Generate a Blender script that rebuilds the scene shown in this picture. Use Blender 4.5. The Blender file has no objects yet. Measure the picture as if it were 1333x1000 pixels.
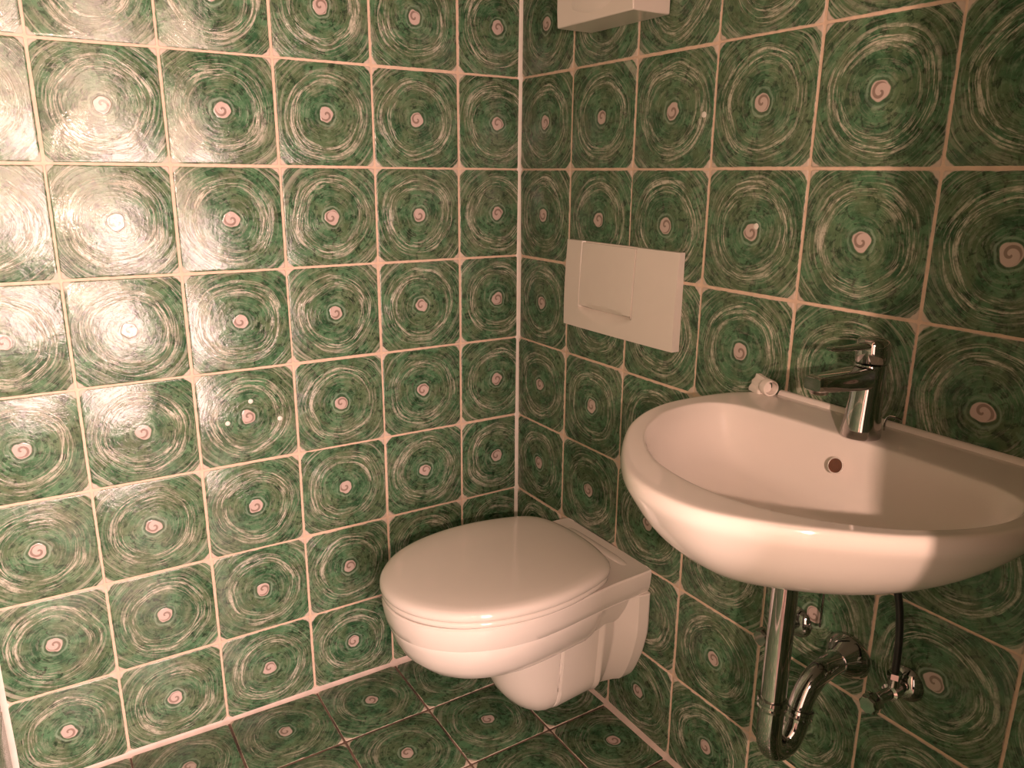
import bpy, bmesh, math, random
from mathutils import Vector, Matrix
random.seed(7)
C = bpy.context.scene.collection
SC = bpy.context.scene
T = 0.2                      # tile pitch
CUT = 0.811 * T              # width of the cut tile column at the room corner
XL = -(CUT + 5 * T)          # plane of the side wall
YR = -1.46                   # plane of the rear (door) wall
H = 2.4

# ------------------------------------------------------------------ camera
cam = bpy.data.cameras.new('camera'); co = bpy.data.objects.new('camera', cam); C.objects.link(co)
cam.sensor_fit = 'HORIZONTAL'; cam.sensor_width = 36.0
cam.lens = 999.34 * 36.0 / 1333.0
cam.clip_start = 0.02
r_, d_, f_ = (0.847, -0.531, 0.008), (-0.133, -0.226, -0.965), (0.514, 0.816, -0.263)
f_ = Vector(f_).normalized(); r_ = Vector(r_); r_ = (r_ - f_ * r_.dot(f_)).normalized()
u_ = r_.cross(f_)
M = Matrix.Identity(4)
for i in range(3):
    M[i][0] = r_[i]; M[i][1] = u_[i]; M[i][2] = -f_[i]
M.translation = Vector((-1.008, -1.573, 1.188))
co.matrix_world = M
SC.camera = co

# ------------------------------------------------------------------ light and exposure
SC.view_settings.view_transform = 'Standard'
SC.view_settings.look = 'None'
SC.view_settings.exposure = 0.72
SC.view_settings.gamma = 1.0
SC.view_settings.use_curve_mapping = False
w = bpy.data.worlds.new('world'); SC.world = w; w.use_nodes = True
w.node_tree.nodes['Background'].inputs[0].default_value = (1.0, 0.72, 0.58, 1)
w.node_tree.nodes['Background'].inputs[1].default_value = 0.01


def area(name, loc, target, sx, sz, power, col):
    l = bpy.data.lights.new(name, 'AREA'); l.shape = 'RECTANGLE'; l.size = sx; l.size_y = sz
    l.energy = power; l.color = col
    o = bpy.data.objects.new(name, l); C.objects.link(o); o.location = loc
    o.rotation_euler = (Vector(target) - Vector(loc)).to_track_quat('-Z', 'Y').to_euler()
    return o


# added area lights, unseen behind the camera, for an assumed bright hallway; lower one brighter
area('added_hallway_light_lower', (-.60, -2.42, 0.66), (-.60, 0, 0.66), 0.80, 0.90, 54, (1.0, 0.66, 0.59))
area('added_hallway_light_upper', (-.60, -2.42, 1.56), (-.60, 0, 1.56), 0.80, 0.86, 24, (1.0, 0.64, 0.50))
area('hallway_side_fill', (-1.90, -2.42, 1.10), (-1.90, 0, 1.10), 0.85, 1.60, 8, (1.0, 0.64, 0.50))  # unseen fill light, not a window: added to lift the basin's shaded end
# assumed small hallway lamp, unseen behind the camera, at about its height: the doorway's right jamb throws its edge across the basin
hl = bpy.data.lights.new('assumed_hallway_lamp', 'POINT'); hl.energy = 38; hl.color = (1.0, 0.61, 0.47); hl.shadow_soft_size = 0.014
ho = bpy.data.objects.new('assumed_hallway_lamp', hl); C.objects.link(ho); ho.location = (-1.08, -1.95, 1.25)


# ------------------------------------------------------------------ materials
def new_mat(name):
    m = bpy.data.materials.new(name); m.use_nodes = True
    nt = m.node_tree; b = nt.nodes['Principled BSDF']
    return m, nt, b


class G:
    """tiny node-graph helper"""
    def __init__(s, nt): s.nt = nt
    def n(s, t, **kw):
        x = s.nt.nodes.new(t)
        for k, v in kw.items(): setattr(x, k, v)
        return x
    def put(s, sock, v):
        if isinstance(v, bpy.types.NodeSocket): s.nt.links.new(v, sock)
        else: sock.default_value = v
    def m(s, op, a, b=0.0, c=0.0, clamp=False):
        x = s.n('ShaderNodeMath', operation=op, use_clamp=clamp)
        s.put(x.inputs[0], a); s.put(x.inputs[1], b); s.put(x.inputs[2], c)
        return x.outputs[0]
    def v(s, op, a, b=(0, 0, 0), scale=1.0):
        x = s.n('ShaderNodeVectorMath', operation=op)
        s.put(x.inputs[0], a); s.put(x.inputs[1], b)
        if op == 'SCALE': s.put(x.inputs[3], scale)
        return x.outputs['Value'] if op in ('LENGTH', 'DOT_PRODUCT') else x.outputs[0]
    def xyz(s, x, y, z):
        q = s.n('ShaderNodeCombineXYZ')
        for i, k in enumerate((x, y, z)): s.put(q.inputs[i], k)
        return q.outputs[0]
    def noise(s, vec, scale, detail=2.0, rough=0.5, dist=0.0, out=0):
        x = s.n('ShaderNodeTexNoise'); s.put(x.inputs['Vector'], vec)
        x.inputs['Scale'].default_value = scale; x.inputs['Detail'].default_value = detail
        x.inputs['Roughness'].default_value = rough; x.inputs['Distortion'].default_value = dist
        return x.outputs[out]
    def step(s, v, a, b):           # smooth 0..1 between a and b (b may be < a)
        x = s.n('ShaderNodeMapRange', interpolation_type='SMOOTHSTEP')
        s.put(x.inputs[0], v)
        if a < b:
            x.inputs[1].default_value = a; x.inputs[2].default_value = b
            x.inputs[3].default_value = 0; x.inputs[4].default_value = 1
        else:
            x.inputs[1].default_value = b; x.inputs[2].default_value = a
            x.inputs[3].default_value = 1; x.inputs[4].default_value = 0
        return x.outputs[0]
    def mix(s, f, a, b):
        x = s.n('ShaderNodeMix', data_type='RGBA'); s.put(x.inputs[0], f)
        s.put(x.inputs[6], a if isinstance(a, bpy.types.NodeSocket) else (*a, 1))
        s.put(x.inputs[7], b if isinstance(b, bpy.types.NodeSocket) else (*b, 1))
        return x.outputs[2]


def tile_material(name, pale, rough):
    m, nt, b = new_mat(name); g = G(nt)
    uv = g.n('ShaderNodeUVMap'); uv.uv_map = 'UVMap'
    rnd = g.n('ShaderNodeObjectInfo').outputs['Random']
    P = g.v('ADD', g.v('SCALE', uv.outputs[0], scale=2.0), (-1, -1, 0))     # -1..1 over the tile
    sp = g.n('ShaderNodeSeparateXYZ'); g.put(sp.inputs[0], P)
    off = g.xyz(g.m('MULTIPLY', rnd, 137.0), g.m('MULTIPLY', rnd, 71.0), g.m('MULTIPLY', rnd, 23.0))
    # hand-drawn circles: wobble the point, use its radius
    wob = g.noise(g.v('ADD', P, off), 1.15, 1.0, 0.5, 0.0, 1)
    W = g.v('ADD', P, g.v('SCALE', g.v('SUBTRACT', wob, (0.5, 0.5, 0.5)), scale=0.18))
    R0 = g.v('LENGTH', P)
    sw = g.n('ShaderNodeSeparateXYZ'); g.put(sw.inputs[0], W)
    Rw = g.v('LENGTH', g.xyz(sw.outputs[0], sw.outputs[1], 0.0))
    dirv = g.v('NORMALIZE', g.xyz(sw.outputs[0], sw.outputs[1], 0.0))
    sd = g.n('ShaderNodeSeparateXYZ'); g.put(sd.inputs[0], dirv)

    def strand(k, a, z, lo, hi):
        vec = g.v('ADD', g.xyz(g.m('MULTIPLY', sd.outputs[0], a), g.m('MULTIPLY', sd.outputs[1], a), g.m('MULTIPLY', Rw, k)),
                  g.v('ADD', off, (z, z * 2, z * 3)))
        return g.step(g.noise(vec, 1.0, 4.0, 0.66, 0.0), lo, hi)
    s1 = strand(20.0, 1.0, 3.1, 0.52, 0.62)
    s2 = strand(40.0, 1.7, 17.7, 0.52, 0.62)
    s3 = strand(13.0, 1.3, 9.3, 0.46, 0.60)
    ring = g.m('MULTIPLY', g.step(Rw, 0.48, 0.64), g.step(Rw, 0.96, 0.78))
    outer = g.m('MULTIPLY', g.step(Rw, 0.80, 0.95), 0.32)
    inner = g.m('MULTIPLY', g.step(Rw, 0.10, 0.22), 0.22)
    env = g.m('MAXIMUM', ring, g.m('MAXIMUM', outer, inner))
    ringnoise = g.step(g.noise(g.v('ADD', P, g.v('ADD', off, (5, 5, 5))), 1.6, 2.0), 0.25, 0.60)
    env = g.m('MULTIPLY', env, g.m('ADD', g.m('MULTIPLY', ringnoise, 0.5), 0.5))
    st = g.m('MULTIPLY', g.m('MAXIMUM', g.m('MULTIPLY', s1, 1.0), g.m('MULTIPLY', s2, 0.75)), env, clamp=True)
    brk = g.step(g.noise(g.v('ADD', P, g.v('ADD', off, (3, 8, 1))), 13.0, 3.0, 0.7), 0.36, 0.56)
    st = g.m('MULTIPLY', st, g.m('ADD', g.m('MULTIPLY', brk, 0.55), 0.45))
    # arcs that run across the tile's corners
    corner = g.m('MULTIPLY', g.m('MULTIPLY', strand(22.0, 1.0, 41.0, 0.52, 0.62), g.step(R0, 0.98, 1.10)), 0.5)
    st = g.m('MAXIMUM', st, corner)
    # mottled green glaze
    n1 = g.noise(g.v('ADD', P, off), 3.2, 4.0, 0.62, 0.4)
    n2 = g.noise(g.v('ADD', P, g.v('ADD', off, (9, 2, 4))), 9.0, 3.0, 0.6, 0.6)
    n3 = g.noise(g.v('ADD', P, g.v('ADD', off, (31, 12, 7))), 2.2, 2.0, 0.5)
    green = g.mix(g.step(n1, 0.34, 0.66), (0.026, 0.083, 0.038), (0.088, 0.205, 0.104))
    green = g.mix(g.m('MULTIPLY', g.step(n3, 0.42, 0.62), 0.60), green, (0.110, 0.150, 0.078))
    green = g.mix(g.m('MULTIPLY', g.step(n2, 0.545, 0.64), 0.80), green, (0.020, 0.050, 0.025))
    n4 = g.noise(g.v('ADD', P, g.v('ADD', off, (17, 21, 3))), 5.0, 3.0, 0.65, 0.8)
    green = g.mix(g.m('MULTIPLY', g.step(n4, 0.56, 0.66), 0.80), green, (0.012, 0.032, 0.015))
    green = g.mix(g.m('MULTIPLY', g.step(n2, 0.44, 0.32), 0.40), green, (0.17, 0.28, 0.17))
    band = g.m('MULTIPLY', g.m('MULTIPLY', s3, ring), 0.45)
    green = g.mix(band, green, (0.18, 0.20, 0.13))
    col = g.mix(g.m('MULTIPLY', st, pale), green, (0.62, 0.60, 0.50))
    # pink spiral in the middle with a pale halo
    ang = g.m('ARCTAN2', sp.outputs[1], sp.outputs[0])
    rr = g.m('ADD', R0, g.m('MULTIPLY', g.m('SUBTRACT', g.noise(g.v('ADD', P, off), 5.0, 1.0), 0.5), 0.11))
    halo = g.m('MULTIPLY', g.step(g.m('ABSOLUTE', g.m('SUBTRACT', rr, 0.205)), 0.030, 0.006), g.m('MULTIPLY', ringnoise, 0.4))
    col = g.mix(halo, col, (0.36, 0.50, 0.38))
    dk = g.m('MULTIPLY', g.step(g.m('ABSOLUTE', g.m('SUBTRACT', rr, 0.165)), 0.022, 0.008), 0.55)
    col = g.mix(dk, col, (0.05, 0.09, 0.05))
    dot = g.step(rr, 0.152, 0.134)
    arm = g.m('SINE', g.m('ADD', g.m('ADD', ang, g.m('MULTIPLY', R0, 46.0)), g.m('MULTIPLY', rnd, 40.0)))
    arm = g.m('MULTIPLY', g.m('MULTIPLY', g.step(arm, 0.25, 0.8), g.step(rr, 0.136, 0.115)), 0.75)
    dotc = g.mix(arm, (0.55, 0.44, 0.40), (0.17, 0.12, 0.09))
    col = g.mix(dot, col, dotc)
    # bare pink clay at the corners and along the edges
    rag = g.m('MULTIPLY', g.m('SUBTRACT', g.noise(g.v('ADD', P, off), 7.0, 2.0, 0.6), 0.5), 0.10)
    ax = g.m('ABSOLUTE', sp.outputs[0]); ay = g.m('ABSOLUTE', sp.outputs[1])
    # concave corner: distance to a point well inside the tile, in a square-ish norm
    cn = g.m('POWER', g.m('ADD', g.m('POWER', ax, 4.5), g.m('POWER', ay, 4.5)), 1.0 / 4.5)
    bare = g.step(g.m('ADD', cn, g.m('MULTIPLY', rag, 0.55)), 1.055, 1.075)
    edge = g.step(g.m('ADD', g.m('MAXIMUM', ax, ay), g.m('MULTIPLY', rag, 0.30)), 0.968, 0.980)
    bare = g.m('MAXIMUM', bare, edge)
    col = g.mix(bare, col, (0.60, 0.50, 0.42))
    nt.links.new(col, b.inputs['Base Color'])
    g.put(b.inputs['Roughness'], g.m('ADD', g.m('MULTIPLY', bare, 0.55), rough))
    b.inputs['Specular IOR Level'].default_value = 0.5
    # relief: raised strokes, orange-peel of the glaze
    hgt = g.m('ADD', g.m('MULTIPLY', g.m('MAXIMUM', st, g.m('MULTIPLY', s1, 0.3)), 0.55), g.m('MULTIPLY', n2, 0.45))
    hgt = g.m('ADD', hgt, g.m('ADD', g.m('MULTIPLY', dot, 0.8), g.m('MULTIPLY', n1, 1.6)))
    bp = g.n('ShaderNodeBump'); bp.inputs['Strength'].default_value = 0.30; bp.inputs['Distance'].default_value = 0.0016
    g.put(bp.inputs['Height'], hgt); nt.links.new(bp.outputs[0], b.inputs['Normal'])
    return m


def simple(name, col, rough, metal=0.0, spec=0.5, coat=0.0, nscale=0, namt=0.0, bump=0.0):
    m, nt, b = new_mat(name); g = G(nt)
    b.inputs['Metallic'].default_value = metal; b.inputs['Specular IOR Level'].default_value = spec
    b.inputs['Roughness'].default_value = rough; b.inputs['Coat Weight'].default_value = coat
    b.inputs['Coat Roughness'].default_value = 0.05
    if nscale:
        tc = g.n('ShaderNodeTexCoord')
        n = g.noise(tc.outputs['Object'], nscale, 4.0, 0.6)
        c2 = tuple(c * (1 - namt) for c in col)
        nt.links.new(g.mix(g.step(n, 0.35, 0.65), col, c2), b.inputs['Base Color'])
        if bump:
            bp = g.n('ShaderNodeBump'); bp.inputs['Strength'].default_value = bump; bp.inputs['Distance'].default_value = 0.001
            g.put(bp.inputs['Height'], n); nt.links.new(bp.outputs[0], b.inputs['Normal'])
    else:
        b.inputs['Base Color'].default_value = (*col, 1)
    return m


M_TILE = tile_material('green_glazed_tile', 0.86, 0.15)
M_FLOOR = tile_material('green_floor_tile', 0.55, 0.22)
M_GROUT = simple('peach_grout', (0.74, 0.56, 0.43), 0.75, nscale=60, namt=0.14, bump=0.3)
M_FGROUT = simple('worn_floor_grout', (0.20, 0.13, 0.10), 0.8, nscale=9, namt=0.75)
M_CAULK = simple('white_caulk', (0.82, 0.76, 0.70), 0.45, nscale=30, namt=0.08)
M_BEAD = simple('pink_floor_bead', (0.66, 0.54, 0.48), 0.5, nscale=25, namt=0.15)
M_CER = simple('white_ceramic', (0.80, 0.745, 0.695), 0.06, coat=0.0, nscale=5, namt=0.02)
M_SEAT = simple('seat_plastic', (0.78, 0.725, 0.67), 0.08, nscale=5, namt=0.02)
M_PLAS = simple('beige_white_plastic', (0.78, 0.72, 0.66), 0.22, nscale=8, namt=0.03)
M_CHROME = simple('chrome', (0.52, 0.50, 0.49), 0.06, metal=1.0, nscale=60, namt=0.06)
M_DCHROME = simple('dull_chrome', (0.45, 0.42, 0.40), 0.12, metal=1.0, nscale=60, namt=0.1)
M_DARK = simple('dark_hole', (0.16, 0.07, 0.04), 0.6, nscale=40, namt=0.3)
M_RUBBER = simple('black_hose', (0.02, 0.02, 0.02), 0.4, nscale=80, namt=0.3)
M_PLASTER = simple('plaster', (0.45, 0.38, 0.30), 0.9, nscale=30, namt=0.05, bump=0.2)
M_SPECK = simple('white_paint', (0.85, 0.82, 0.76), 0.5, nscale=300, namt=0.1)


# ------------------------------------------------------------------ mesh helpers
def link(name, me, mat, parent=None):
    o = bpy.data.objects.new(name, me); C.objects.link(o)
    if mat and not me.materials: me.materials.append(mat)
    if parent: o.parent = parent
    return o


def obj(name, bm, mat, parent=None, smooth=True, angle=40, subsurf=0, bevel=0.0):
    me = bpy.data.meshes.new(name)
    bmesh.ops.recalc_face_normals(bm, faces=bm.faces[:])
    bm.to_mesh(me); bm.free()
    if smooth:
        for p in me.polygons: p.use_smooth = True
        me.set_sharp_from_angle(angle=math.radians(angle))
    o = link(name, me, mat, parent)
    if bevel:
        md = o.modifiers.new('bevel', 'BEVEL'); md.width = bevel; md.segments = 3; md.limit_method = 'ANGLE'
        md.angle_limit = math.radians(35); md.harden_normals = False
    if subsurf:
        md = o.modifiers.new('sub', 'SUBSURF'); md.levels = subsurf; md.render_levels = subsurf
    return o


def loft(bm, rings, closed=True, cap0=False, cap1=False):
    vs = [[bm.verts.new(p) for p in r] for r in rings]
    n = len(rings[0])
    for a, b in zip(vs[:-1], vs[1:]):
        for i in range(n if closed else n - 1):
            j = (i + 1) % n
            bm.faces.new((a[i], a[j], b[j], b[i]))
    if cap0: bm.faces.new(vs[0])
    if cap1: bm.faces.new(list(reversed(vs[-1])))
    return vs


def frame_for(t, ref=Vector((0, 0, 1))):
    if abs(t.dot(ref)) > 0.95: ref = Vector((0, 1, 0))
    a = t.cross(ref).normalized(); b = t.cross(a).normalized()
    return a, b


def tube(bm, pts, rad, n=20, cap=True):
    pts = [Vector(p) for p in pts]
    if not hasattr(rad, '__len__'): rad = [rad] * len(pts)
    rings = []; a = None
    for i, p in enumerate(pts):
        t = (pts[min(i + 1, len(pts) - 1)] - pts[max(i - 1, 0)]).normalized()
        if a is None: a, _ = frame_for(t)
        a = (a - t * a.dot(t)).normalized(); b = t.cross(a)
        rings.append([p + (a * math.cos(2 * math.pi * k / n) + b * math.sin(2 * math.pi * k / n)) * rad[i] for k in range(n)])
    loft(bm, rings, True, cap, cap)


def lathe(bm, origin, axis, prof, n=28):
    """prof: list of (distance along axis, radius)"""
    o = Vector(origin); ax = Vector(axis).normalized(); a, b = frame_for(ax)
    rings = [[o + ax * h + (a * math.cos(2 * math.pi * k / n) + b * math.sin(2 * math.pi * k / n)) * max(r, 1e-5) for k in range(n)] for h, r in prof]
    loft(bm, rings, True, True, True)


def box(bm, x0, x1, y0, y1, z0, z1):
    v = [bm.verts.new((x, y, z)) for z in (z0, z1) for x, y in ((x0, y0), (x1, y0), (x1, y1), (x0, y1))]
    for f in ((0, 1, 2, 3), (4, 5, 6, 7), (0, 1, 5, 4), (1, 2, 6, 5), (2, 3, 7, 6), (3, 0, 4, 7)):
        bm.faces.new([v[i] for i in f])


def smooth_path(ctrl, n):
    """Catmull-Rom through ctrl, n samples per span"""
    P = [Vector(p) for p in ctrl]; out = []
    for i in range(len(P) - 1):
        p0 = P[max(i - 1, 0)]; p1 = P[i]; p2 = P[i + 1]; p3 = P[min(i + 2, len(P) - 1)]
        for k in range(n):
            t = k / n
            out.append(0.5 * ((2 * p1) + (p2 - p0) * t + (2 * p0 - 5 * p1 + 4 * p2 - p3) * t * t + (3 * p1 - p0 - 3 * p2 + p3) * t ** 3))
    out.append(P[-1])
    return out


def polar(half, cx, n=96, smooth=True):
    """half outline [(x, y>=0)] from back centre to front centre -> n radii-cast points [(x, y)] around (cx, 0)"""
    pts = [Vector((x, y, 0)) for x, y in half]
    full = [Vector((p.x, -p.y, 0)) for p in reversed(pts[1:-1])]
    loop = pts + full                                 # closed loop back->front->back
    if smooth:
        L = len(loop); dense = []
        for i in range(L):
            p0, p1, p2, p3 = loop[i - 1], loop[i], loop[(i + 1) % L], loop[(i + 2) % L]
            for k in range(8):
                t = k / 8
                dense.append(0.5 * ((2 * p1) + (p2 - p0) * t + (2 * p0 - 5 * p1 + 4 * p2 - p3) * t * t + (3 * p1 - p0 - 3 * p2 + p3) * t ** 3))
        loop = dense
    out = []; L = len(loop)
    for k in range(n):
        th = 2 * math.pi * k / n + 1e-4
        d = Vector((math.cos(th), math.sin(th), 0)); best = None
        for i in range(L):
            a = loop[i] - Vector((cx, 0, 0)); b = loop[(i + 1) % L] - Vector((cx, 0, 0))
            e = b - a; den = d.x * e.y - d.y * e.x
            if abs(den) < 1e-12: continue
            t = (a.x * e.y - a.y * e.x) / den; s = (a.x * d.y - a.y * d.x) / den
            if t > 0 and -1e-6 <= s <= 1 + 1e-6 and (best is None or t > best): best = t
        out.append((cx + d.x * best, d.y * best))
    return out


def thing(name, label, cat, loc=(0, 0, 0), group=None):
    o = bpy.data.objects.new(name, None); C.objects.link(o); o.location = loc; o.empty_display_size = 0.05
    o['label'] = label; o['category'] = cat
    if group: o['group'] = group
    return o


def struct(name, bm, mat, label, cat, parent=None):
    o = obj(name, bm, mat, parent, smooth=False)
    o['kind'] = 'structure'; o['label'] = label; o['category'] = cat
    return o


# ------------------------------------------------------------------ tiles
TH = 0.006
_tiles = {}


def tile_mesh(u0, u1, v0, v1, mat):
    """a pillowed tile; u, v in -1..1 are the span of the full tile that is kept; local x, y lie in the tile, +z is its face"""
    key = (round(u0, 3), round(u1, 3), round(v0, 3), round(v1, 3), mat.name)
    if key in _tiles: return _tiles[key]
    g = 0.0019; h = T / 2
    x0, x1, y0, y1 = u0 * h + g, u1 * h - g, v0 * h + g, v1 * h - g
    bm = bmesh.new(); uvl = bm.loops.layers.uv.new('UVMap')

    def octo(ins, z, c):
        a0, a1, b0, b1 = x0 + ins, x1 - ins, y0 + ins, y1 - ins
        return [Vector(p) for p in ((a0 + c, b0, z), (a1 - c, b0, z), (a1, b0 + c, z), (a1, b1 - c, z), (a1 - c, b1, z), (a0 + c, b1, z), (a0, b1 - c, z), (a0, b0 + c, z))]
    vs = loft(bm, [octo(0, -TH, .002), octo(0, -.0018, .002), octo(.0010, -.0005, .0025), octo(.0028, 0, .0032)], True)
    bm.faces.new(vs[-1])
    bmesh.ops.recalc_face_normals(bm, faces=bm.faces[:])
    for f in bm.faces:
        for l in f.loops:
            l[uvl].uv = (l.vert.co.x / T + 0.5, l.vert.co.y / T + 0.5)
    me = bpy.data.meshes.new('tile'); bm.to_mesh(me); bm.free()
    for p in me.polygons: p.use_smooth = True
    me.materials.append(mat)
    _tiles[key] = me
    return me


def lay(wall, org, ex, ey, cols, rows, mat, hole=None):
    """cols / rows: list of (start, end, full_start) along ex / ey"""
    ex = Vector(ex); ey = Vector(ey); ez = ex.cross(ey)
    for c0, c1, cf in cols:
        for r0, r1, rf in rows:
            if hole and hole(c0, c1, r0, r1): continue
            u0, u1 = (c0 - cf) / T * 2 - 1, (c1 - cf) / T * 2 - 1
            v0, v1 = (r0 - rf) / T * 2 - 1, (r1 - rf) / T * 2 - 1
            o = bpy.data.objects.new('tile', tile_mesh(u0, u1, v0, v1, mat)); C.objects.link(o)
            tx, ty = random.gauss(0, .0030), random.gauss(0, .0030)
            n = (ez + ex * tx + ey * ty).normalized()
            a = (ex - n * ex.dot(n)).normalized(); b = n.cross(a)
            spin = random.gauss(0, .0025)
            a, b = a * math.cos(spin) + b * math.sin(spin), b * math.cos(spin) - a * math.sin(spin)
            m = Matrix.Identity(4)
            for i in range(3): m[i][0] = a[i]; m[i][1] = b[i]; m[i][2] = n[i]
            m.translation = Vector(org) + ex * (cf + T / 2 + random.gauss(0, .0004)) + ey * (rf + T / 2 + random.gauss(0, .0004)) + ez * random.gauss(0, .0002)
            o.matrix_world = m; o.parent = wall


ROWS = [(i * T, (i + 1) * T, i * T) for i in range(12)]
GD = 0.0016     # grout surface lies this far behind the tile faces
bm = bmesh.new(); box(bm, XL - .12, .12, GD, .12, -.1, H)
wall_left = struct('wall_left', bm, M_GROUT, 'wall left of the corner, green swirl tiles in peach grout', 'wall')
# columns run from the corner (x = 0) to the left; ex = +x so that the face looks to -y
colsL = [(-CUT, 0, -CUT)] + [(-CUT - (i + 1) * T, -CUT - i * T, -CUT - (i + 1) * T) for i in range(5)]
lay(wall_left, (0, 0, 0), (1, 0, 0), (0, 0, 1), colsL, ROWS, M_TILE)

bm = bmesh.new(); box(bm, GD, .12, YR - .12, GD, -.1, H)
wall_right = struct('wall_right', bm, M_GROUT, 'wall right of the corner, green swirl tiles behind basin and toilet', 'wall')
colsR = [(-(i + 1) * T, -i * T, -(i + 1) * T) for i in range(7)] + [(YR, -7 * T, -8 * T)]
# face looks to -x: ex = -y
lay(wall_right, (0, 0, 0), (0, -1, 0), (0, 0, 1), [(-b, -a, -b if b - a > .15 else -b) for a, b, f in colsR], ROWS, M_TILE)

bm = bmesh.new(); box(bm, XL - .12, XL - GD, YR - .12, GD, -.1, H)
wall_side = struct('wall_side', bm, M_GROUT, 'green tiled side wall at the far left edge of the view', 'wall')
lay(wall_side, (XL, 0, 0), (0, 1, 0), (0, 0, 1), [(a, b, f if b - a > .15 else b - T) for a, b, f in colsR], ROWS, M_TILE)

DX0, DX1, DZ = -1.15, -.56, 2.05       # assumed doorway, unseen behind the camera
bm = bmesh.new()
box(bm, XL - .02, DX0, YR - .12, YR - GD, 0, H); box(bm, DX1, .0, YR - .12, YR - GD, 0, H); box(bm, DX0, DX1, YR - .12, YR - GD, DZ, H)
wall_rear = struct('wall_rear', bm, M_GROUT, 'tiled wall with an assumed doorway behind the camera', 'wall')
lay(wall_rear, (0, YR, 0), (-1, 0, 0), (0, 0, 1), [(0, T, 0), (T, 2 * T, T), (2 * T, .555, 2 * T)], ROWS, M_TILE)

bm = bmesh.new(); box(bm, XL - .12, .12, -3.3, .12, -.1, -GD)
floor = struct('floor', bm, M_FGROUT, 'floor of dark green swirl tiles', 'floor')
colsF = [(a, b, f) for a, b, f in colsL]
rowsF = [(-(i + 1) * T, -i * T, -(i + 1) * T) for i in range(7)] + [(YR, -7 * T, -8 * T)]
lay(floor, (0, 0, 0), (1, 0, 0), (0, 1, 0), colsF, rowsF, M_FLOOR)
bm = bmesh.new(); box(bm, XL - .12, .12, YR - .12, .12, H, H + .1)
struct('ceiling', bm, M_PLASTER, 'plain plaster ceiling above the tiles', 'ceiling')


def bead(name, a, b, n1, n2, leg, mat, label, cat):
    """caulk bead along the edge a-b between two surfaces with inward normals n1, n2"""
    a, b, n1, n2 = map(Vector, (a, b, n1, n2)); bm = bmesh.new(); rings = []
    for k in range(25):
        p = a.lerp(b, k / 24); s = leg * (1 + random.uniform(-.05, .05))
        c = p - (n1 + n2) * .001
        rings.append([c, c + n2 * s, c + n2 * s * .62 + n1 * s * .18, c + n2 * s * .42 + n1 * s * .42 * .8, c + n2 * s * .18 + n1 * s * .62, c + n1 * s])
    loft(bm, rings, True, True, True)
    o = obj(name, bm, mat, None, angle=60); o['kind'] = 'structure'; o['label'] = label; o['category'] = cat


bead('trim_1', (0, 0, 0.0), (0, 0, H), (0, -1, 0), (-1, 0, 0), .0095, M_CAULK, 'white caulk strip up the room corner behind the toilet', 'caulk strip')
bead('trim_2', (XL, 0, 0.0), (XL, 0, H), (1, 0, 0), (0, -1, 0), .013, M_CAULK, 'white caulk strip at the far left end of the left wall', 'caulk strip')
bead('trim_3', (XL, 0, 0), (0, 0, 0), (0, -1, 0), (0, 0, 1), .011, M_BEAD, 'pinkish caulk bead along the foot of the left wall', 'caulk strip')
bead('trim_4', (0, 0, 0), (0, YR, 0), (-1, 0, 0), (0, 0, 1), .011, M_BEAD, 'pinkish caulk bead along the foot of the right wall', 'caulk strip')
bead('trim_5', (XL, 0, 0), (XL, YR, 0), (1, 0, 0), (0, 0, 1), .011, M_BEAD, 'pinkish caulk bead along the foot of the side wall', 'caulk strip')

# white paint specks left on the tiles
for wl, (x, y, z), n in ((wall_left, (-.704, 0, .692), (0, -1, 0)), (wall_left, (-.655, 0, .732), (0, -1, 0)), (wall_left, (-.598, 0, .686), (0, -1, 0)),
                         (wall_right, (0, -.578, 1.289), (-1, 0, 0)), (wall_right, (0, -.7105, 1.1105), (-1, 0, 0))):
    bm = bmesh.new(); lathe(bm, (x, y, z), n, [(-.001, .0055), (.0008, .005), (.0018, .003), (.002, .0005)], 8)
    obj('paint_spot', bm, M_SPECK, wl)

# ------------------------------------------------------------------ wall-hung toilet
TY = -.375
toilet = thing('toilet', 'white wall-hung toilet with its lid closed, hanging in the corner', 'toilet', (0, TY, .07))


def P3(pts, z): return [(x, y, z) for x, y in pts]


def rel(bm, dx, dy, dz):
    for v in bm.verts: v.co += Vector((dx, dy, dz))


def shrink(pts, cx, s, sb=None):
    sb = s if sb is None else sb
    return [(cx + (x - cx) * (s if x < cx else sb), y * s) for x, y in pts]


bowl_half = [(-.0, 0), (-.0, .10), (-.0, .145), (-.03, .1505), (-.10, .154), (-.17, .163), (-.25, .173), (-.32, .174), (-.39, .160), (-.45, .131), (-.495, .087), (-.518, .04), (-.523, 0)]
NB = 112
rim = polar(bowl_half, -.27, NB, True)
rim = [(min(x, 0), y) for x, y in rim]
bm = bmesh.new()
zt = .405


def band(ins):
    return [((min(x + (ins * (1 if x < -.27 else .0)), 0)), y * (1 - ins / .17)) for x, y in rim]


rings = [P3(band(.012), zt - .001), P3(band(.004), zt), P3(band(.001), zt - .003), P3(band(.0), zt - .010), P3(band(.003), zt - .034), P3(band(.0075), zt - .050),
         P3(band(.0098), zt - .0520), P3(band(.0095), zt - .0540)]
# the bowl proper, below the band
cxb = -.30


def bowl_ring(s, z, sy=None):
    sy = s if sy is None else sy
    out = []
    for x, y in rim:
        xx = cxb + (x - cxb) * s if x < cxb else cxb + (x - cxb) * (0.62 + .38 * s if s < 1 else 1)
        out.append((xx, y * sy * (1 if x < -.12 else .93), z))
    return out


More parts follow.
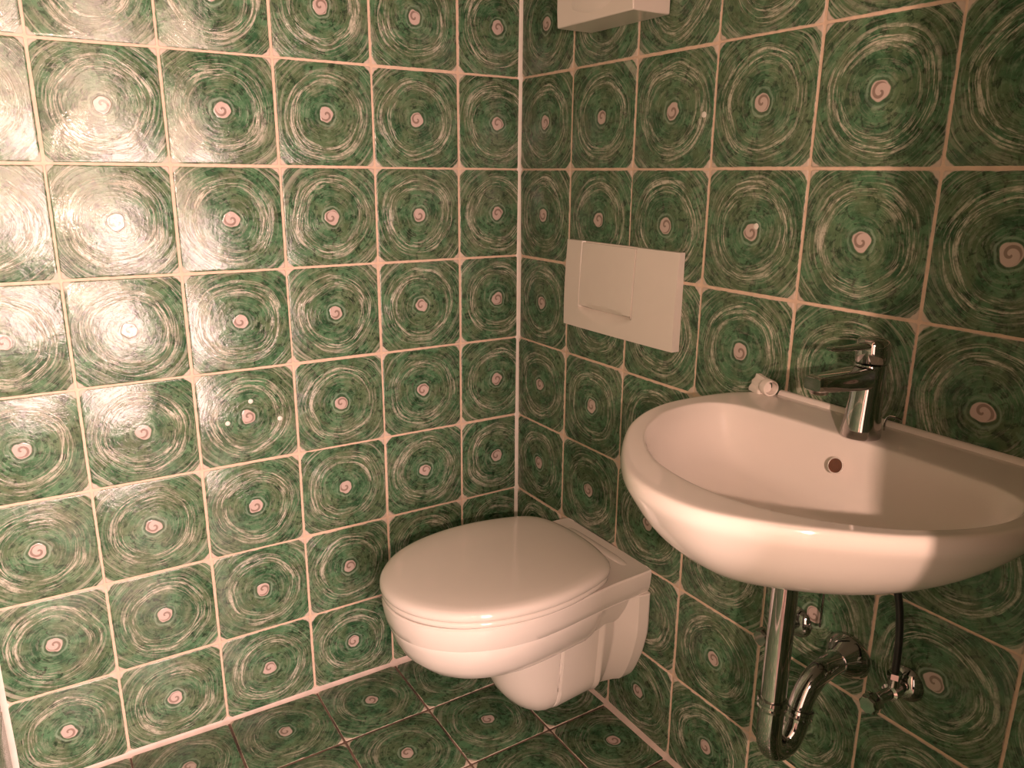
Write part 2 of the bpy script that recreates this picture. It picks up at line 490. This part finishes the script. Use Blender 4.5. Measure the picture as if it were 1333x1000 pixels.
for s, z in ((.945, zt - .062), (.918, zt - .082), (.86, zt - .107), (.75, zt - .133), (.59, zt - .153), (.38, zt - .166), (.15, zt - .172)):
    rings.append(bowl_ring(s, z))
loft(bm, rings, True, True, True)
rel(bm, 0, 0, -.07)
obj('bowl', bm, M_CER, toilet, angle=34)

# outlet body below the bowl, flaring to the wall plate
bm = bmesh.new(); rings = []
for k in range(15):
    t = k / 14.0
    z = .088 + (.352 - .088) * t
    fx = -.250 - .070 * t ** .8 - (.02 * min(1, t * 4))              # how far the foot comes forward
    wf = .082 + .018 * t + .014 * min(1, t * 5)                                        # half width of the foot
    ww = .098 + .052 * min(1, t * 1.5) ** .7                       # half width at the wall
    e = max(0.0, 1 - t * 11) * .018
    fx += e * .8; wf -= e
    half = [(-.0, 0), (-.0, ww - .004), (-.006, ww), (-.030, ww - .004), (-.040, ww - .012), (-.064, ww - .022 - .010 * t), (-.070, ww - .024 - .012 * t),
            (-.098, wf + .012), (-.108, wf + .006), (-.190, wf + .001), (-.196, wf - .003)]
    for a in range(7):
        q = math.radians(90 * a / 6)
        half.append((-.196 + (fx + .196) * math.sin(q), (wf - .003) * math.cos(q) if a < 6 else 0))
    ring = [Vector((x, y, z)) for x, y in half] + [Vector((x, -y, z)) for x, y in reversed(half[1:-1])]
    # the underside slopes up a little towards the wall
    for v in ring: v.z += max(0, 1 - t * 2.2) * .040 * (1 - min(1, -v.x / .22))
    rings.append(ring)
loft(bm, rings, True, True, True); rel(bm, 0, 0, -.07)
obj('outlet_body', bm, M_CER, toilet, angle=24, bevel=.0025)

# low rounded ridge on the rear deck
bm = bmesh.new(); rings = []
for k in range(21):
    q = -1 + 2 * k / 20; y = q * .105; e = max(0.02, (1 - q ** 6))
    rings.append([(-.034 + .011 * math.cos(math.pi * j / 8) * (.5 + .5 * e), y, zt - .0015 + .0040 * e * math.sin(math.pi * j / 8)) for j in range(9)])
loft(bm, rings, True, True, True); rel(bm, 0, 0, -.07)
obj('rear_ridge', bm, M_CER, toilet, angle=60)

lid_half = [(-.072, 0), (-.076, .06), (-.088, .112), (-.104, .136), (-.125, .152), (-.18, .170), (-.25, .1815), (-.32, .180), (-.39, .165), (-.45, .136), (-.495, .092), (-.520, .045), (-.527, 0)]
lid = polar(lid_half, -.29, 96)
seat = [(cx_ + (x - cx_) * .985, y * .985) for cx_ in (-.29,) for x, y in lid]
bm = bmesh.new()
loft(bm, [P3(shrink(seat, -.29, .94), zt + .001), P3(shrink(seat, -.29, .985), zt + .0025), P3(seat, zt + .006), P3(seat, zt + .012), P3(shrink(seat, -.29, .985), zt + .015), P3(shrink(seat, -.29, .94), zt + .0155)], True, True, True)
rel(bm, 0, 0, -.07); obj('seat', bm, M_SEAT, toilet, angle=50)
bm = bmesh.new()
z0 = zt + .0165
loft(bm, [P3(shrink(lid, -.29, .95), z0 + .001), P3(shrink(lid, -.29, .985), z0), P3(shrink(lid, -.29, .997), z0 + .003), P3(lid, z0 + .007), P3(shrink(lid, -.29, .996), z0 + .012), P3(shrink(lid, -.29, .98), z0 + .0165),
          P3(shrink(lid, -.29, .945), z0 + .0195), P3(shrink(lid, -.29, .88), z0 + .0212), P3(shrink(lid, -.29, .7), z0 + .0222), P3(shrink(lid, -.29, .4), z0 + .0228), P3(shrink(lid, -.29, .1), z0 + .023)], True, True, True)
rel(bm, 0, 0, -.07); obj('lid', bm, M_SEAT, toilet, angle=50)
for s in (-1, 1):
    bm = bmesh.new(); lathe(bm, (-.082, s * .075 - .018, zt + .010 - .07), (0, 1, 0), [(0, .006), (.001, .0075), (.035, .0075), (.036, .006)], 16)
    obj('hinge', bm, M_SEAT, toilet)

# ------------------------------------------------------------------ flush plate
FY0, FY1, FZ0, FZ1 = -.214, -.556, .872, 1.055
plate = thing('flush_plate', 'white plastic flush plate with one wide push button on the wall over the toilet', 'flush plate', (0, (FY0 + FY1) / 2, FZ0))
pw = (FY0 - FY1) / 2; ph = FZ1 - FZ0
NX, NZ = 84, 52


def plate_h(a, c):           # a: -1..1 across (from corner side to basin side), c: 0..1 up
    return .0125 + .0085 * math.sin(math.pi * min(1, (1 - c) * .52 + .10)) - .0022 * a * a


BA0, BA1, BC0 = -.68, .32, .235      # button outline
bm = bmesh.new(); grid = []
for i in range(NX + 1):
    a = -1 + 2 * i / NX; col = []
    for k in range(NZ + 1):
        c = k / NZ; h = plate_h(a, c)
        # finger scoop under the button: a lens between a straight top and an arc
        q = (a - (BA0 + BA1) / 2) / ((BA1 - BA0) / 2)
        if abs(q) < 1:
            lo = BC0 - .150 * (1 - q * q)
            if lo < c < BC0 + .05:
                f = min(1, (c - lo) / (BC0 - lo + 1e-6)); h -= .0125 * f * f * (1 - q * q) ** .5
        if BA0 < a < BA1 and c > BC0: h -= .006
        col.append(bm.verts.new((-h, -a * pw, c * ph)))
    grid.append(col)
for i in range(NX):
    for k in range(NZ): bm.faces.new((grid[i][k], grid[i + 1][k], grid[i + 1][k + 1], grid[i][k + 1]))
rimv = [grid[i][0] for i in range(NX + 1)] + [grid[NX][k] for k in range(1, NZ + 1)] + [grid[i][NZ] for i in range(NX - 1, -1, -1)] + [grid[0][k] for k in range(NZ - 1, 0, -1)]
bk = [bm.verts.new((-.0005, v.co.y * 1.0, v.co.z)) for v in rimv]
for i in range(len(rimv)):
    j = (i + 1) % len(rimv); bm.faces.new((rimv[i], rimv[j], bk[j], bk[i]))
bm.faces.new(bk)
obj('cover', bm, M_PLAS, plate, angle=35)
bm = bmesh.new(); grid = []; NB_ = 40
bw = .0016
for i in range(NB_ + 1):
    a = BA0 + .008 + (BA1 - BA0 - .016) * i / NB_; q = -1 + 2 * i / NB_; col = []
    bot = BC0 + .004
    for k in range(25):
        c = bot + (0.985 - bot) * k / 24; h = plate_h(a, c) + .0004
        d = (c - bot)
        dip = .068 * (1 - q * q)                 # bevelled lip at the bottom edge of the button
        if d < dip: h -= .0112 * (1 - d / dip) ** 1.1
        col.append(bm.verts.new((-h, -a * pw, c * ph)))
    grid.append(col)
for i in range(NB_):
    for k in range(24): bm.faces.new((grid[i][k], grid[i + 1][k], grid[i + 1][k + 1], grid[i][k + 1]))
rimv = [grid[i][0] for i in range(NB_ + 1)] + [grid[NB_][k] for k in range(1, 25)] + [grid[i][24] for i in range(NB_ - 1, -1, -1)] + [grid[0][k] for k in range(23, 0, -1)]
bk = [bm.verts.new((-.004, v.co.y, v.co.z)) for v in rimv]
for i in range(len(rimv)):
    j = (i + 1) % len(rimv); bm.faces.new((rimv[i], rimv[j], bk[j], bk[i]))
obj('push_button', bm, M_PLAS, plate, angle=35)

# ------------------------------------------------------------------ dispenser at the top edge
disp = thing('dispenser', 'white plastic box dispenser on the right wall at the top edge', 'dispenser', (0, -.370, 1.459))
bm = bmesh.new()
prof = [(-.001, 0), (-.0845, 0), (-.0865, .03), (-.0865, .06), (-.082, .20), (-.072, .27), (-.001, .27)]
loft(bm, [[(x, y, z) for x, z in prof] for y in (.111, -.111)], True, True, True)
obj('housing', bm, M_PLAS, disp, bevel=.0025)
bm = bmesh.new(); grid = []
# raised shield on the front with an arched lower edge
n = 24
for i in range(n + 1):
    q = -1 + 2 * i / n; y = q * .060
    zb = .012 + .0 + .012 * q * q
    grid.append([bm.verts.new((-.0850, -y, zb)), bm.verts.new((-.0885, -y, zb + .006)), bm.verts.new((-.0885, -y, .07)), bm.verts.new((-.0840, -y, .20))])
for i in range(n):
    for k in range(3): bm.faces.new((grid[i][k], grid[i + 1][k], grid[i + 1][k + 1], grid[i][k + 1]))
obj('front_shield', bm, M_PLAS, disp)
# ------------------------------------------------------------------ wash basin
BY = -.995
FY = -.985
basin = thing('washbasin', 'white oval ceramic washbasin hung on the right wall', 'washbasin', (0, BY, .69))
out_half = [(-.003, 0), (-.003, .12), (-.005, .185), (-.020, .216), (-.050, .238), (-.105, .250), (-.185, .252), (-.250, .236), (-.312, .203), (-.367, .156), (-.416, .102), (-.447, .052), (-.455, 0)]
in_half = [(-.095, 0), (-.096, .10), (-.104, .185), (-.122, .221), (-.150, .234), (-.195, .235), (-.250, .219), (-.305, .184), (-.350, .135), (-.381, .075), (-.392, 0)]
CXB = -.215
OUT = [(min(x, -.003), y) for x, y in polar(out_half, CXB, 128)]
INN = polar(in_half, CXB, 128)


def mixp(a, b, t): return [(p[0] + (q[0] - p[0]) * t, p[1] + (q[1] - p[1]) * t) for p, q in zip(a, b)]


YS = 1.045
OUT0 = OUT
OUT = [(x, y * YS) for x, y in OUT]


def under(s, sb):            # shrink towards the drain, keeping the back near the wall
    return [(CXB + (x - CXB) * (s ** 1.25 if x < CXB else s + (sb - s) * min(1, (x - CXB) / .1)), y * YS * s ** 1.4) for x, y in OUT0]


zr = .850
rings = [P3(under(.12, .5), .7105), P3(under(.36, .8), .7115), P3(under(.56, .9), 0.716), P3(under(.70, 1), 0.7338), P3(under(.82, 1), 0.7596), P3(under(.91, 1), 0.788), P3(under(.965, 1), 0.8149),
         P3(under(.997, 1), 0.8301), P3(OUT, .838), P3(shrink(OUT, CXB, .996), .845), P3(shrink(OUT, CXB, .987, .992), zr - .001), P3(shrink(OUT, CXB, .972, .985), zr + .0005),
         P3(mixp(shrink(OUT, CXB, .972, .97), INN, .35), zr - .0010), P3(mixp(shrink(OUT, CXB, .972, .95), INN, .82), zr - .0020), P3(mixp(shrink(OUT, CXB, .972, .95), INN, .97), zr - .0025), P3(shrink(INN, CXB, .997), zr - .0042), P3(shrink(INN, CXB, .988), zr - .0095)]
for s, z in ((.965, .833), (.935, .810), (.89, .790), (.82, .771), (.70, .757), (.52, .748), (.32, .744), (.16, .742), (.10, .7415)):
    rings.append(P3(shrink(INN, CXB, s, s + (1 - s) * .12), z))
bm = bmesh.new(); loft(bm, rings, True, True, True); rel(bm, 0, 0, -.69)
obj('bowl', bm, M_CER, basin, angle=60, subsurf=1)
# upstand along the wall
bm = bmesh.new()
path = [(-.0035, y) for y in (-.19, -.12, 0, .12, .19)]
for y0 in (0,):
    rings = []
    for k in range(25):
        y = -.200 + .400 * k / 24
        rings.append([(-.0008, y, .1585), (-.0008, y, .1655), (-.004, y, .1668), (-.009, y, .1650), (-.013, y, .1590)])
    loft(bm, rings, True, True, True)
obj('wall_upstand', bm, M_CER, basin, angle=60)
bm = bmesh.new(); lathe(bm, (-.1185, .012, .122), (-.95, 0, .30), [(-.0005, .0115), (.0008, .0112), (.0010, .0104), (.0004, .0098), (-.004, .0094)], 24)
obj('overflow_ring', bm, M_CER, basin)
bm = bmesh.new(); lathe(bm, (-.1185, .012, .122), (-.95, 0, .30), [(-.003, .0096), (.0011, .0096)], 24)
obj('overflow_hole', bm, M_DARK, basin)
bm = bmesh.new(); lathe(bm, (CXB + .005, 0, .0525), (0, 0, 1), [(-.004, .030), (.001, .030), (.0025, .027), (.003, .012), (.006, .010), (.0065, .001)], 28)
obj('drain_plug', bm, M_CHROME, basin)

# ------------------------------------------------------------------ faucet
fa = thing('faucet', 'chrome single-lever mixer tap on the back ledge of the washbasin', 'faucet', (-.075, FY, .8485))
bm = bmesh.new()
rings = []
for z, rx, ry, dx in ((0, .0265, .0255, 0), (.003, .0270, .0260, 0), (.012, .0262, .0250, 0), (.030, .0235, .0225, .001), (.052, .0220, .0212, .002), (.075, .0215, .0210, .003), (.098, .0215, .0212, .004), (.1005, .0205, .0205, .004)):
    rings.append([(dx + rx * math.cos(2 * math.pi * k / 32), ry * math.sin(2 * math.pi * k / 32), z) for k in range(32)])
loft(bm, rings, True, True, True)
obj('body', bm, M_CHROME, fa, angle=50)
bm = bmesh.new(); rings = []
for x, zc, hh, hw in ((.004, .083, .016, .0165), (-.03, .084, .0150, .0165), (-.07, .0855, .0120, .0155), (-.105, .0875, .0105, .0145), (-.113, .0880, .0098, .0138), (-.116, .0880, .0080, .0120)):
    ring = []
    for k in range(24):
        q = 2 * math.pi * k / 24; cq, sq = math.cos(q), math.sin(q)
        e = .42
        ring.append((x, hw * math.copysign(abs(cq) ** e, cq), zc + hh * math.copysign(abs(sq) ** e, sq)))
    rings.append(ring)
loft(bm, rings, True, True, True)
obj('spout', bm, M_CHROME, fa, angle=45)
bm = bmesh.new(); lathe(bm, (-.100, 0, .079), (0, 0, -1), [(0, .0115), (.004, .0115), (.0055, .0105), (.0056, .009), (.003, .0085)], 24)
obj('aerator', bm, M_DCHROME, fa)
bm = bmesh.new(); rings = []
for z, r, dx in ((.1025, .0205, .004), (.104, .0218, .004), (.118, .0222, .004), (.128, .0215, .003), (.1335, .0190, .002), (.136, .012, 0), (.1365, .001, 0)):
    rings.append([(dx + r * math.cos(2 * math.pi * k / 32), r * math.sin(2 * math.pi * k / 32), z) for k in range(32)])
loft(bm, rings, True, True, True)
lev = obj('lever', bm, M_CHROME, fa, angle=50)
bm = bmesh.new(); rings = []
for x, zc, hh, hw in ((.000, .1265, .0055, .012), (-.03, .1265, .0045, .0085), (-.06, .1275, .0036, .0070), (-.080, .1295, .0032, .0072), (-.088, .1302, .0028, .0062), (-.091, .1304, .0015, .0045)):
    rings.append([(x, hw * math.cos(2 * math.pi * k / 20), zc + hh * math.sin(2 * math.pi * k / 20)) for k in range(20)])
loft(bm, rings, True, True, True)
obj('lever_arm', bm, M_CHROME, lev)
bm = bmesh.new(); tube(bm, smooth_path([(.045, -.006, -.001), (.045, -.006, .012), (.047, -.008, .020), (.049, -.014, .022), (.050, -.026, .021)], 6), .0016, 8)
obj('pull_rod', bm, M_CHROME, fa)

# ------------------------------------------------------------------ siphon under the basin
SY = -.968
si = thing('siphon', 'chrome drain trap under the washbasin curving into the right wall', 'drain trap', (-.175, SY, .35))


def rel_pts(pts, o): return [Vector(p) - Vector(o) for p in pts]


SO = (-.175, SY, .35)
R_ = .0182
ctrl = [(-.175, SY, .7090), (-.175, SY, .60), (-.175, SY, .50), (-.175, SY, .45), (-.175, SY, .405), (-.1715, SY, .382), (-.160, SY, .366), (-.1435, SY, .3605), (-.128, SY, .366), (-.117, SY, .382), (-.1115, SY, .405)]
bm = bmesh.new(); tube(bm, rel_pts(ctrl[:4], SO), R_, 28); obj('tailpipe', bm, M_CHROME, si)
bm = bmesh.new(); tube(bm, rel_pts(smooth_path(ctrl[3:], 6), SO), R_ * 1.02, 28); obj('trap_bend', bm, M_CHROME, si)
bm = bmesh.new(); tube(bm, rel_pts(smooth_path([(-.1115, SY, .400), (-.1085, SY, .417), (-.100, SY, .436), (-.087, SY, .452), (-.068, SY, .4615), (-.045, SY, .465), (-.015, SY, .466), (.0, SY, .466)], 6), SO), R_ * .97, 28); obj('outlet_pipe', bm, M_CHROME, si)
for (p, ax) in (((-.175, SY, .452), (0, 0, 1)), ((-.1108, SY, .408), (.25, 0, 1)), ((-.175, SY, .655), (0, 0, 1))):
    bm = bmesh.new(); lathe(bm, Vector(p) - Vector(SO), ax, [(-.009, .0190), (-.0085, .0215), (-.004, .0222), (-.002, .0205), (.002, .0205), (.004, .0222), (.0085, .0215), (.009, .0190)], 28)
    obj('union_collar', bm, M_CHROME, si)
bm = bmesh.new(); lathe(bm, Vector((0, SY, .466)) - Vector(SO), (-1, 0, 0), [(-.0004, .0375), (.003, .0385), (.008, .0365), (.020, .0270), (.029, .0205), (.031, .0190)], 36)
obj('wall_rosette', bm, M_CHROME, si)

# ------------------------------------------------------------------ angle valves
def valve(y, label, hose):
    o = thing('angle_valve', label, 'valve', (0, y, .475), 'angle valves under the washbasin')
    bm = bmesh.new(); lathe(bm, (0, 0, 0), (-1, 0, 0), [(-.0004, .026), (.002, .027), (.006, .025), (.012, .017), (.014, .011)], 28); obj('wall_rosette', bm, M_CHROME, o)
    bm = bmesh.new(); lathe(bm, (-.012, 0, 0), (-1, 0, 0), [(0, .0095), (.012, .0095), (.014, .0125), (.030, .0125), (.032, .0085), (.064, .0085)], 20)
    tube(bm, [(-.035, 0, .008), (-.035, 0, .024)], .0085, 16)
    obj('valve_body', bm, M_CHROME, o)
    bm = bmesh.new(); n = 24; rings = []
    for h, s in ((0, .86), (.003, 1), (.017, 1), (.021, .84)):
        rings.append([(-.074 - h, s * (.0135 + .0012 * math.cos(8 * 2 * math.pi * k / n)) * math.cos(2 * math.pi * k / n), s * (.0135 + .0012 * math.cos(8 * 2 * math.pi * k / n)) * math.sin(2 * math.pi * k / n)) for k in range(n)])
    loft(bm, rings, True, True, True); obj('knob', bm, M_CHROME, o, angle=30)
    bm = bmesh.new(); lathe(bm, (-.035, 0, .022), (0, 0, 1), [(0, .0085), (.001, .0098), (.010, .0098), (.011, .0070)], 6); obj('union_nut', bm, M_CHROME, o, smooth=False)
    bm = bmesh.new(); tube(bm, smooth_path(hose, 8), .0052, 12); obj('supply_hose', bm, M_RUBBER, o)
    return o


valve(-.873, 'chrome angle valve half hidden behind the drain pipe', [(-.035, 0, .032), (-.036, -.004, .09), (-.045, -.030, .15), (-.055, -.055, .215), (-.06, -.062, .233)])
valve(-1.062, 'chrome angle valve with knob right of the drain rosette', [(-.035, 0, .032), (-.036, .002, .09), (-.040, .010, .15), (-.050, .030, .21), (-.06, .043, .233)])
# thin rod of the pop-up waste
rod = None
bm = bmesh.new(); tube(bm, rel_pts([(-.020, -.926, .7090), (-.020, -.926, .60), (-.020, -.926, .50)], (-.02, -.926, .50)), .0019, 8)
rod = obj('linkage_rod', bm, M_CHROME, si); rod.location = Vector((-.02, -.926, .50)) - Vector(SO)

# ------------------------------------------------------------------ small plastic cap on the basin ledge
cap = thing('plastic_fitting', 'small pale plastic ring fitting with ribbed tail lying on the washbasin ledge', 'fitting', (-.022, -.778, .8492))
bm = bmesh.new()
ax = Vector((-.35, -.94, 0)).normalized()
n = 24; o0 = Vector((-.004, -.007, .0095)); sd_ = Vector((0, 0, 1)).cross(ax)
prof = [(0, .0078), (0, .0098), (.0015, .0102), (.006, .0098), (.006, .0074), (.0, .0072)]
rings = [[o0 + ax * h + (sd_ * math.cos(2 * math.pi * k / n) + Vector((0, 0, 1)) * math.sin(2 * math.pi * k / n)) * r for k in range(n)] for h, r in [(-.004, .0072), (-.004, .0096), (.004, .0098), (.006, .0092), (.006, .0074), (-.004, .0072)]]
loft(bm, rings, True)
obj('ring', bm, M_PLAS, cap, angle=40)
bm = bmesh.new(); rings = []
prof = [(-.010, 0.0), (-.0098, .004), (-.007, .0075), (-.0068, .0115), (-.003, .0150), (-.002, .0190), (.002, .0190), (.003, .0150), (.0068, .0115), (.007, .0075), (.0098, .004), (.010, 0.0)]
for h, s in ((-.026, 1.0), (-.024, 1.03), (-.006, .97), (-.004, .85)):
    rings.append([Vector((o0.x, o0.y, 0)) + ax * h + sd_ * (a * s) + Vector((0, 0, c * s + .0002)) for a, c in prof])
loft(bm, rings, True, True, True)
obj('ribbed_tail', bm, M_PLAS, cap, smooth=False)

cap.scale = (1.4, 1.4, 1.4)
